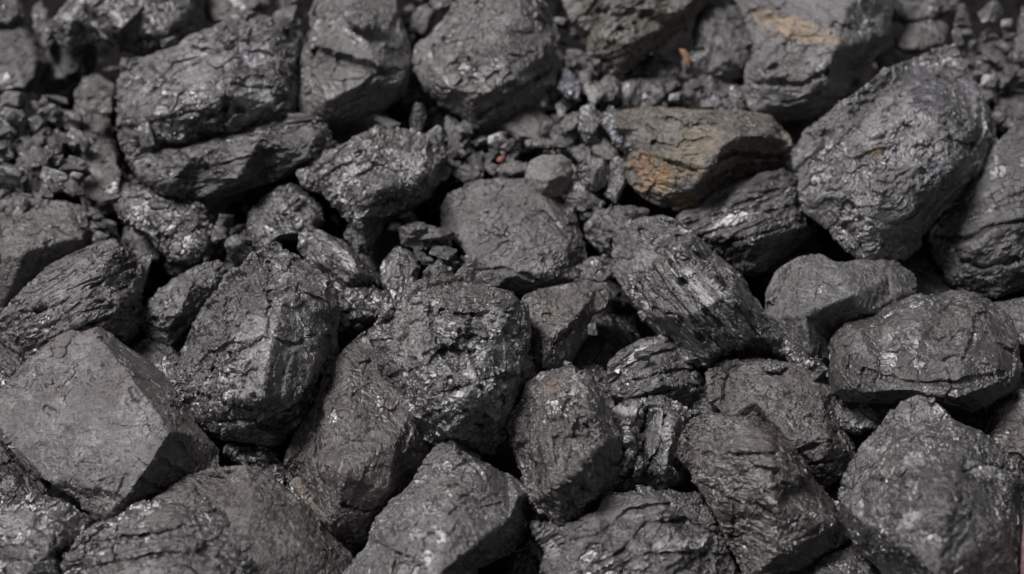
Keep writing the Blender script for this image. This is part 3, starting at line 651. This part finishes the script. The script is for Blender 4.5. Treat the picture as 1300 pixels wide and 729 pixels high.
L("small jagged dark bit at the foot of the pale ribbed boulder", [(990,440),(1008,430),(1028,436),(1045,462),(1050,478),(1025,470),(1004,458)], level=.7, col=GREY, rough=.35, gl=.6, chips=1.6, vox=1.4)
L("rounded loaf-shaped boulder at the right with a fine rough skin", [(1058,432),(1075,411),(1108,401),(1140,385),(1170,373),(1210,370),(1250,380),(1276,402),(1291,435),(1293,465),(1281,492),(1255,512),(1228,522),(1195,517),(1155,512),(1110,512),(1075,510),(1056,500),(1050,470)],
  level=1.4, col=(.068,.066,.065), rough=.45, gl=.15, chips=.8, soft=4, bulge=1.15, cr=.2, cuts=[([(1228,385),(1240,400),(1238,430),(1225,455)],4,5),([(1100,470),(1150,485),(1210,488),(1275,475)],5,7),([(1075,440),(1100,460),(1095,490)],3.5,5),([(1160,395),(1190,400),(1205,392)],3,3)])
L("pale-edged shelf of coal in the shade under the loaf-shaped boulder", [(1050,512),(1080,504),(1125,510),(1142,524),(1122,542),(1088,548),(1062,538)], level=.2, col=GREY, rough=.5)
L("big peaked dark boulder with shiny specks in the lower right corner", [(1070,632),(1079,600),(1094,570),(1120,540),(1145,515),(1165,507),(1186,512),(1210,535),(1240,550),(1257,566),(1282,590),(1300,618),(1303,660),(1300,780),(1165,780),(1122,722),(1092,690),(1077,662)],
  [(1100,610,30),(1135,560,42),(1165,530,40),(1150,600,75),(1225,570,60),(1280,610,35),(1200,640,98),(1265,680,70),(1150,690,70),(1105,665,35),(1190,730,80)], level=1.5, col=(.066,.065,.066), rough=.38, stains=[(1160,585,14,12,0,(.28,.28,.29),.6),(1245,598,22,10,-20,(.30,.30,.31),.7),(1160,660,18,10,30,(.26,.26,.27),.6),(1165,530,18,24,0,(.15,.15,.15),.3)], gl=.3, chips=.9, bed=.15, ang=40, amp=.85,  # pale spots and peak: glints painted into the colour
  edges=((2,3),(3,6)), cuts=[([(1198,610),(1190,630),(1175,650)],4,8),([(1110,610),(1135,620),(1155,600),(1170,610)],7,10),([(1225,600),(1250,590),(1285,600)],5,7),([(1130,655),(1160,665),(1175,650)],4,6),([(1210,640),(1230,635),(1220,660)],3,4)])
L("dim lump in the shade at the right edge above the peaked boulder", [(1253,562),(1262,520),(1282,482),(1345,460),(1345,605),(1290,598)], level=-.3, col=BROWN, rough=.6)
L("pale lump cut by the right edge behind the loaf-shaped boulder", [(1262,386),(1300,380),(1345,384),(1345,445),(1293,442),(1280,412)], level=-.4, col=PALE, rough=.6)
L("low dark lump at the bottom edge between the brown wedge and the peaked boulder", [(1028,724),(1050,702),(1080,692),(1112,705),(1140,780),(1015,780)], level=.3, col=GREY, rough=.45, gl=.2)
L("dim wedge in the black shade at the bottom edge, right of the pale wedge", [(655,690),(680,675),(700,700),(705,780),(640,780)], level=-.7, col=DARK, rough=.5)


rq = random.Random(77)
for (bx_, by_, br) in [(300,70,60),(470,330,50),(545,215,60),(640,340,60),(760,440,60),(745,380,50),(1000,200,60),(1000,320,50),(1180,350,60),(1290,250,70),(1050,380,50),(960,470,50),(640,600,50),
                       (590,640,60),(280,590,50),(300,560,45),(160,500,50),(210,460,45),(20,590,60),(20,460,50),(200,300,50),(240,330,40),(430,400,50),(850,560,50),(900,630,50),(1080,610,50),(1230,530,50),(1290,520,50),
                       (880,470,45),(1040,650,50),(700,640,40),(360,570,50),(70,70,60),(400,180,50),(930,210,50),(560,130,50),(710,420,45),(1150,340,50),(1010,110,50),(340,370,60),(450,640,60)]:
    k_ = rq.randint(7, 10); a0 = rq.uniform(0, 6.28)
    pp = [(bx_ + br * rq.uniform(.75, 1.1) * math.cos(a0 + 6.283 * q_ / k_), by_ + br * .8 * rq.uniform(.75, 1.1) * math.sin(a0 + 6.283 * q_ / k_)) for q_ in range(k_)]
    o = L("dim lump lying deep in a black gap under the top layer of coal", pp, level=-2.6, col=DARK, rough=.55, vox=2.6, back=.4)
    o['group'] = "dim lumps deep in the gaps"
# ------------------------------------------------------------------ small chips and rubble between the lumps
CHIP_ME = []
for k in range(16):
    rn = random.Random(900 + k)
    bm = bmesh.new()
    pr = rn.choice((8, 10, 13, 16))
    for i in range(pr):
        v = Vector((rn.gauss(0, 1), rn.gauss(0, 1), rn.gauss(0, 1))).normalized()
        v = Vector((max(-.8, min(.8, v.x * 1.2)), max(-.75, min(.75, v.y * 1.2)), max(-.7, min(.7, v.z)))) * rn.uniform(.5, .66)
        bm.verts.new(v)
    r = bmesh.ops.convex_hull(bm, input=bm.verts)
    bmesh.ops.delete(bm, geom=[g for g in r['geom_interior'] if isinstance(g, bmesh.types.BMVert)], context='VERTS')
    vs = [v.co.copy() for v in bm.verts]
    bm.verts.index_update()
    fs = [tuple(v.index for v in f.verts) for f in bm.faces]
    bm.free()
    lo = Vector([min(v[i] for v in vs) for i in range(3)]); hi = Vector([max(v[i] for v in vs) for i in range(3)])
    vs = [Vector([(v[i] - (lo[i] + hi[i]) / 2) / (hi[i] - lo[i]) for i in range(3)]) * 0.024 for v in vs]   # about a 39 pixel chip
    me = voxelise(vs, fs, 0.0008)
    g = relief(me, 0.024, 0.00075, 40 + k, rn.choice((0, 0, .6)), 0.6, rn.choice((.2, .5, .8)), 0.8, 0.3)
    set_attr(me, g); smooth(me, False)
    me.name = "coal_chip"
    me.materials.append(MAT['grain'])
    CHIP_ME.append(me)
CH = [0]
def chip_at(x, y, w_, h_, ang=0, level=0.0, col=GREY, rough=0.5, label="", group=None, mesh=None, name="coal_chip"):
    CH[0] += 1
    rn = random.Random(CH[0] * 31)
    o = bpy.data.objects.new(name, CHIP_ME[mesh if mesh is not None else rn.randrange(16)])
    C.objects.link(o)
    org = place(x, y, heap_d(x, y) - (level + (0.8 if not group else 0.3)) * 0.02)
    a = math.radians(ang)
    Xa = RT * math.cos(a) + UP * math.sin(a)
    Ya = -RT * math.sin(a) + UP * math.cos(a)
    M = Matrix([list(r) for r in np.stack([Xa, Ya, -FWD], 1)]).to_4x4()
    s = PX / 0.024
    o.matrix_world = Matrix.Translation(Vector(org)) @ M @ Matrix.Diagonal((w_ * s, h_ * s, (w_ * h_) ** .5 * s * 0.9, 1)) 
    o.color = (col[0] * .5, col[1] * .5, col[2] * .5, rough)
    tag(o, label, "coal chip" if name == "coal_chip" else "stone", group)
    return o

# pieces one can point to
one = [
 (727,259,30,14,0,.0,PALE,.45,"tiny pale sliver under the long slanting grey chip"),
 (713,182,28,18,-20,.1,(.05,.055,.055),.4,"greenish dark chip between the thin pale sliver and the brownish chip"),
 (730,70,26,16,-10,.0,PALE,.4,"shiny chip in the hollow left of the olive-grey lump"),
 (712,30,24,16,-10,-.2,GREY,.5,"small chip between the speckled lump and the olive-grey lump"),
 (703,50,24,16,0,-.2,GREY,.5,"small rounded chip pressed to the right flank of the speckled lump"),
 (555,172,22,22,40,1.3,(.12,.12,.12),.4,"small bright faceted chip at the top of the faceted glossy lump"),
 (530,150,26,40,5,-.3,DARK,.6,"dull upright chip in the dark gap above the bright faceted chip"),
 (490,156,42,20,-8,0,GREY,.4,"grey chip with a shiny edge directly under the rounded ledged lump"),
 (575,170,34,44,-20,-.5,DARK,.65,"smooth dark chip below the speckled lump, right of the bright faceted chip"),
 (558,348,36,30,20,.7,GREY,.3,"black shiny chip with a pale flake under the flat pale-edged chip"),
 (595,344,24,28,0,.9,PALE,.4,"small pale triangular chip on the edge of the blocky centre lump"),
 (563,320,34,18,-20,.6,DARK,.4,"dark sliver under the tip of the flat pale-edged chip"),
 (276,296,26,22,0,-.3,GREY,.5,"round chip right of the knobbly dark lump"),
 (302,318,26,40,25,-.2,GREY,.6,"upright rounded chip in the gap left of the round crinkled lump"),
 (290,345,30,16,-15,.3,DARK,.6,"dark chip just above the top left flank of the tall ridged lump"),
 (285,285,24,26,0,-.5,DARK,.4,"shiny dark chip in the hollow above the upright rounded chip"),
 (368,92,26,60,5,.0,DARK,.6,"dark upright chip standing between the pale block and the rounded ledged lump"),
 (375,60,18,26,-10,.1,PALE,.4,"small bright chip at the left flank of the rounded ledged lump"),
 (362,20,40,28,10,-.2,GREY,.5,"grey chip at the top edge left of the rounded ledged lump"),
 (372,150,60,14,5,1.4,GREY,.5,"thin flake wedged between the pale block and the grainy plank"),
 (535,28,34,46,-20,-.3,DARK,.6,"dark angular chip between the ledged lump and the speckled lump"),
 (560,-2,36,36,0,-.2,GREY,.5,"chip cut by the top edge left of the speckled lump"),
 (1222,20,24,36,10,-.6,GREY,.6,"upright grey chip near the top edge in the right corner rubble"),
 (1258,16,34,32,0,-.5,(.085,.083,.08),.65,"square pale grey chip at the top edge of the right corner rubble"),
 (1215,48,14,28,10,-.6,GREY,.5,"slim chip right of the oval brown-grey stone"),
 (1281,103,26,22,0,-.6,(.09,.09,.09),.55,"small pale block in the rubble near the right edge"),
 (1256,108,30,30,0,-1,DARK,.5,"dark chip in the rubble right of the egg-shaped lump's crown"),
 (1298,96,24,20,0,-.6,GREY,.5,"small chip touching the right edge below the corner lump"),
 (215,53,22,18,0,.8,GREY,.4,"shiny little chip under the glittering top lump's right end"),
 (145,88,34,9,10,-.8,GREY,.5,"thin pale flake in the black hollow near the top left"),
 (15,127,38,24,-8,.1,(.08,.078,.078),.6,"pale rounded chip at the left edge, topmost of the left rubble"),
 (72,126,34,12,-5,.1,(.085,.08,.08),.6,"thin light chip right of the pale rounded chip in the left rubble"),
 (186,172,20,34,10,2.2,(.11,.11,.12),.4,"pale bluish chip on the left flank of the large pale block"),
 (180,345,22,46,-8,.4,GREY,.55,"upright chip squeezed between the striated block and the slanting wedge"),
 (180,328,26,14,0,.5,PALE,.5,"small pale chip capping the gap right of the striated block"),
 (690,705,34,40,0,-.6,DARK,.5,"dark chip in the black gap at the bottom edge"),
 (815,452,20,14,-20,1.2,DARK,.5,"tiny dark chip on top of the round striated lump"),
 (752,418,12,16,0,.9,PALE,.45,"tiny pale chip clinging to the right edge of the brownish slab"),
 (720,466,14,16,0,1.2,PALE,.5,"tiny pale chip above the crown of the tan-crowned lump"),
 (1040,478,22,18,0,.4,GREY,.5,"small chip in the notch left of the loaf-shaped boulder"),
 (1275,615,1,1,0,-3,DARK,.5,""),
]
for t in one:
    if t[8]:
        chip_at(*t[:8], label=t[8])

# the rubble pieces of the centre that one can tell apart
def piece(label, pts, level, col, rough=.5, gl=.2, inner=None, **kw):
    k = .62 / ALB
    return L(label, pts, inner, level=level, col=tuple(c * k for c in col), rough=rough, gl=gl, vox=1.2, name="coal_chip", cat="coal chip", **{'chips': .8, **kw})
piece("small smooth grey cobble with a flat top in the rubble above the broad flat slab", [(668,222),(674,207),(690,198),(711,197),(724,205),(725,215),(724,229),(718,241),(704,250),(685,251),(672,241),(667,229)], 1.6, (.10,.098,.092), .7, 0,
      [(697,229,20),(677,226,12),(718,222,15),(693,238,14),(690,209,18),(708,207,18)], chips=.3, soft=1)
piece("flat dull square chip under the large speckled lump", [(638,158),(661,138),(677,135),(706,155),(701,169),(685,181),(658,176)], .5, (.05,.048,.046), .7, 0, chips=.5)
piece("dark chip with a pale cap right of the smooth cobble", [(737,213),(750,200),(765,202),(773,216),(768,236),(754,242),(740,232)], 1.2, (.055,.054,.053), .4, .3, [(748,212,14),(764,210,14),(756,218,18),(752,232,10)], stains=[(755,206,11,6,0,(.2,.2,.2),0)])
piece("tall thin chip pressed against the left end of the rusty rock", [(775,206),(786,197),(796,206),(796,228),(782,256),(771,246),(772,225)], 1.2, (.06,.06,.06), .4, .3)
piece("smooth brownish chip just below the bluish crystalline piece", [(753,187),(768,177),(783,190),(782,205),(768,205),(756,196)], 1.2, (.065,.062,.056), .6, 0, chips=.5)
piece("small grey chip between cobble and brownish chip", [(728,188),(740,183),(751,191),(750,202),(736,206),(727,198)], .9, (.065,.064,.063), .5)
piece("long grey chip slanting down right of the smooth cobble", [(715,250),(727,227),(737,232),(751,247),(765,257),(762,267),(747,265),(726,259)], .9, (.075,.073,.072), .5, .1, [(728,238,10),(745,250,13),(757,258,9),(725,250,9)])
piece("bluish glittering chip beside the orange bark fragment", [(710,105),(718,92),(729,98),(737,113),(735,127),(720,123),(710,114)], 1.0, (.095,.10,.115), .35, .6, chips=1.3)
piece("small pale grey facet chip right of the bluish glittering chip", [(744,113),(754,108),(765,110),(767,121),(754,135),(747,126)], 1.5, (.19,.188,.183), .6, 0, chips=.4)
piece("grey chip between the pale facet chip and the small square-edged block", [(756,106),(772,96),(785,103),(786,116),(776,128),(762,130)], .7, (.065,.064,.062), .5)
piece("small dull round chip above the pale facet chip", [(736,94),(745,88),(751,97),(748,109),(738,107)], .6, (.05,.05,.05), .6, 0)
piece("angular dark chip left of the bluish crystalline piece", [(739,140),(751,134),(763,146),(771,165),(764,184),(745,182),(736,165)], 1.2, (.05,.05,.05), .35, .35, [(748,150,16),(760,158,16),(752,168,20),(745,172,10)])
piece("slanting brownish chip left of the angular dark chip", [(710,160),(720,147),(740,141),(746,149),(730,164),(718,170)], 1.0, (.064,.063,.055), .5, .1)
piece("tiny shiny upright chip near the darker bark fragment", [(705,135),(711,130),(719,138),(718,148),(710,150)], 1.0, (.11,.11,.115), .35, .6)
piece("thin pale sliver lying above the smooth cobble", [(668,179),(685,175),(707,178),(706,186),(681,187),(668,185)], 1.1, (.09,.088,.086), .45, .2)
piece("flat grey chip to the left of the smooth cobble", [(638,210),(651,204),(669,208),(671,217),(651,222),(638,219)], 1.2, (.085,.083,.082), .5, .1)
# loose rubble, many alike
zones = [
 ("the left rubble", "small dull chip in the loose rubble at the left edge", (45,195,62,68), 74, (14,38), -.15),
 ("the rubble above the wide dusty lump", "small chip in the rubble behind the striated block", (118,282,26,24), 14, (10,22), -.3),
 ("the hollow by the round crinkled lump", "small chip in the hollow around the upright rounded chip", (288,305,34,40), 16, (8,20), -.6),
 ("rubble beside the ledged lump", "small chip in the narrow gap left of the rounded ledged lump", (362,60,22,85), 26, (8,24), -.4),
 ("rubble between the two top lumps", "small chip in the gap between the ledged and speckled lumps", (525,45,26,66), 26, (9,24), -.5),
 ("rubble under the speckled lump", "small sliver of the rubble strip under the speckled lump", (598,196,62,36), 58, (9,32), -.05),
 ("rubble by the orange bark", "small chip in the rubble right of the speckled lump", (735,110,46,80), 56, (10,30), -.25),
 ("rubble left of the rusty rock", "small chip in the rubble around the smooth cobble", (725,215,62,45), 30, (8,24), -.35),
 ("rubble above the rusty rock", "small chip in the rubble above the rusty rock", (830,112,60,24), 24, (8,24), -.4),
 ("rubble by the flat pale-edged chip", "small chip in the pocket above the blocky centre lump", (560,334,42,24), 36, (8,20), .0),
 ("rubble in the black gap left of the centre", "small chip in the black gap around the jagged glossy splinter", (440,395,36,34), 14, (8,20), .1),
 ("rubble in the right corner", "small dark chip in the rubble of the upper right corner", (1250,85,56,74), 44, (10,28), -.9),
 ("rubble beside the long ribbed lump", "small dark chip beside the long ribbed lump's upper end", (745,262,34,20), 10, (8,18), -.2),
]
rz = random.Random(4)
for grp, lab, (cx, cy, rx, ry), cnt, (s0, s1), lv in zones:
    cnt = int(cnt * 1.0)
    for i in range(cnt):
        a, r = rz.uniform(0, 6.283), math.sqrt(rz.random())
        x, y = cx + rx * r * math.cos(a), cy + ry * r * math.sin(a)
        s = s0 + (s1 - s0) * rz.random() ** 1.6
        asp = rz.uniform(.5, 1)
        col = rz.choice((GREY, GREY, DARK, (.085,.083,.082), BROWN, (.12,.118,.115)))
        chip_at(x, y, s, s * asp, rz.uniform(-60, 60), lv + .45 + rz.uniform(-.5, .4), col, rz.uniform(.3, .55), lab, grp)

# the finest grit, past counting
bm_v, bm_f = [], []
ic = bmesh.new(); bmesh.ops.create_icosphere(ic, subdivisions=1, radius=1)
iv = np.array([v.co[:] for v in ic.verts]); ic.verts.index_update(); fi = [tuple(v.index for v in f.verts) for f in ic.faces]; ic.free()
rr = np.random.default_rng(5)
for i in range(9000):
    a, b, c, d = GRAVEL[rr.integers(len(GRAVEL))] if rr.random() < .93 else (650, 365, 650, 365)
    x, y = (a + rr.normal() * c * .62, b + rr.normal() * d * .62) if c < 600 else (rr.uniform(-20, 1320), rr.uniform(-30, 760))
    P0 = place(x, y, heap_d(x, y) + .03)
    z = bed_z(np.array([P0[0]]), np.array([P0[1]]))[0]
    s = .0016 + .0065 * rr.random() ** 2.2
    A = rr.normal(size=(3, 3)); Q, _ = np.linalg.qr(A)
    v = (iv * (1 + .35 * rr.normal(size=(len(iv), 1)).clip(-1.4, 1.4))) * s * rr.uniform(.45, 1, 3) @ Q.T + [P0[0], P0[1], z + s * .4 + rr.uniform(0, .008)]
    o = len(bm_v)
    bm_v.extend(v.tolist()); bm_f.extend([tuple(k + o for k in f) for f in fi])
me = bpy.data.meshes.new("coal_grit")
me.from_pydata(bm_v, [], bm_f)
set_attr(me, (rr.random(len(bm_v)) < .2).astype(float))
me.materials.append(MAT['grain'])
go = bpy.data.objects.new("coal_grit", me); C.objects.link(go)
go.color = (.032, .031, .031, .5)
tag(go, "fine black coal grit and crumbs filling the gaps between the lumps", "coal grit", kind='stuff')

# ------------------------------------------------------------------ bark, leaf and the reddish sliver
def shard(name, label, cat, pts, level, col, thick=0.0012, curl=0.0, rough=.6):
    P = [(a, b) for a, b in pts]
    cx = sum(a for a, b in P) / len(P); cy = sum(b for a, b in P) / len(P)
    D = heap_d(cx, cy) - level * .02
    V, F = [], []
    m = 6
    # rings from rim to middle, bowed towards the camera, with a back side
    for side in (0, 1):
        for k in range(m):
            t = 1 - k / m
            for a, b in P:
                hh = curl * (1 - t * t)
                V.append(place(cx + (a - cx) * t, cy + (b - cy) * t, D - hh * PX + side * thick))
        V.append(place(cx, cy, D - curl * PX + side * thick))
    n = len(P); st = n * m + 1
    for side in (0, 1):
        o = side * st
        for k in range(m - 1):
            for i in range(n):
                q = (o + k * n + i, o + k * n + (i + 1) % n, o + (k + 1) * n + (i + 1) % n, o + (k + 1) * n + i)
                F.append(q)
        for i in range(n):
            F.append((o + (m - 1) * n + i, o + (m - 1) * n + (i + 1) % n, o + n * m))
    for i in range(n):
        F.append((i, (i + 1) % n, st + (i + 1) % n, st + i))
    org = place(cx, cy, D)
    me = bpy.data.meshes.new(name)
    me.from_pydata([tuple(np.array(v) - org) for v in V], [], F)
    bm = bmesh.new(); bm.from_mesh(me); bmesh.ops.recalc_face_normals(bm, faces=bm.faces); bm.to_mesh(me); bm.free()
    smooth(me)
    me.materials.append(plain_material(name + "_skin", col, rough))
    o = bpy.data.objects.new(name, me); o.location = org; C.objects.link(o)
    tag(o, label, cat)
shard("dry_leaf", "curled dry tan leaf scrap caught between the thin slab and the layered shard", "leaf", [(862,62),(870,63),(877,73),(876,88),(870,83),(867,74)], 1.3, (.17,.095,.055), curl=2)
shard("bark_fragment", "small orange-brown bark fragment beside the speckled lump, upper of two", "bark", [(708,76),(714,80),(717,92),(714,102),(708,96),(706,86)], 1.0, (.14,.085,.05), curl=3)
shard("bark_fragment", "darker brown bark fragment lower down beside the speckled lump's undercut", "bark", [(697,108),(706,106),(710,118),(706,130),(698,128),(694,118)], .6, (.075,.05,.033), curl=3)
shard("red_sliver", "tiny red sliver in the rubble strip under the speckled lump", "sliver", [(630,203),(634,199),(641,198),(640,202),(633,207)], 1.2, (.22,.07,.05), curl=1)
shard("red_sliver", "short dull reddish splinter left of the thin pale sliver", "sliver", [(637,188),(640,184),(645,185),(643,195),(639,197)], .9, (.14,.08,.07), curl=1)
# unidentified pale smooth thing just entering the frame at the lower right edge
L("pale pinkish smooth object just entering the frame at the right edge near the bottom", [(1300,662),(1306,655),(1330,650),(1345,700),(1340,780),(1294,780),(1296,730),(1298,690)], level=3.2, col=(.45,.33,.34), rough=.6, gl=0, chips=.0, amp=.3, soft=8, name="pink_object", cat="pebble")

# rubble that ended up wholly buried shows nowhere: leave it out
bpy.context.view_layer.update()
dg = bpy.context.evaluated_depsgraph_get()
cv = Vector(CAM)
for o in [o for o in C.objects if o.get('group')]:
    co = get_co(o.data)
    step = max(1, len(co) // (50 if o['category'] == "coal chip" else 300))
    seen = 0
    for v in co[::step]:
        p = o.matrix_world @ Vector(v)
        d = (p - cv).normalized()
        rel = np.array(p) - CAM
        dep = rel @ FWD
        if abs(rel @ RT / dep / K) > 648 or abs(rel @ UP / dep / K) > 363:
            continue
        hit = SC.ray_cast(dg, cv, d)
        if hit[0] and hit[4].name == o.name:
            seen += 1
            if seen >= 2:
                break
    if seen < 2:
        bpy.data.objects.remove(o)
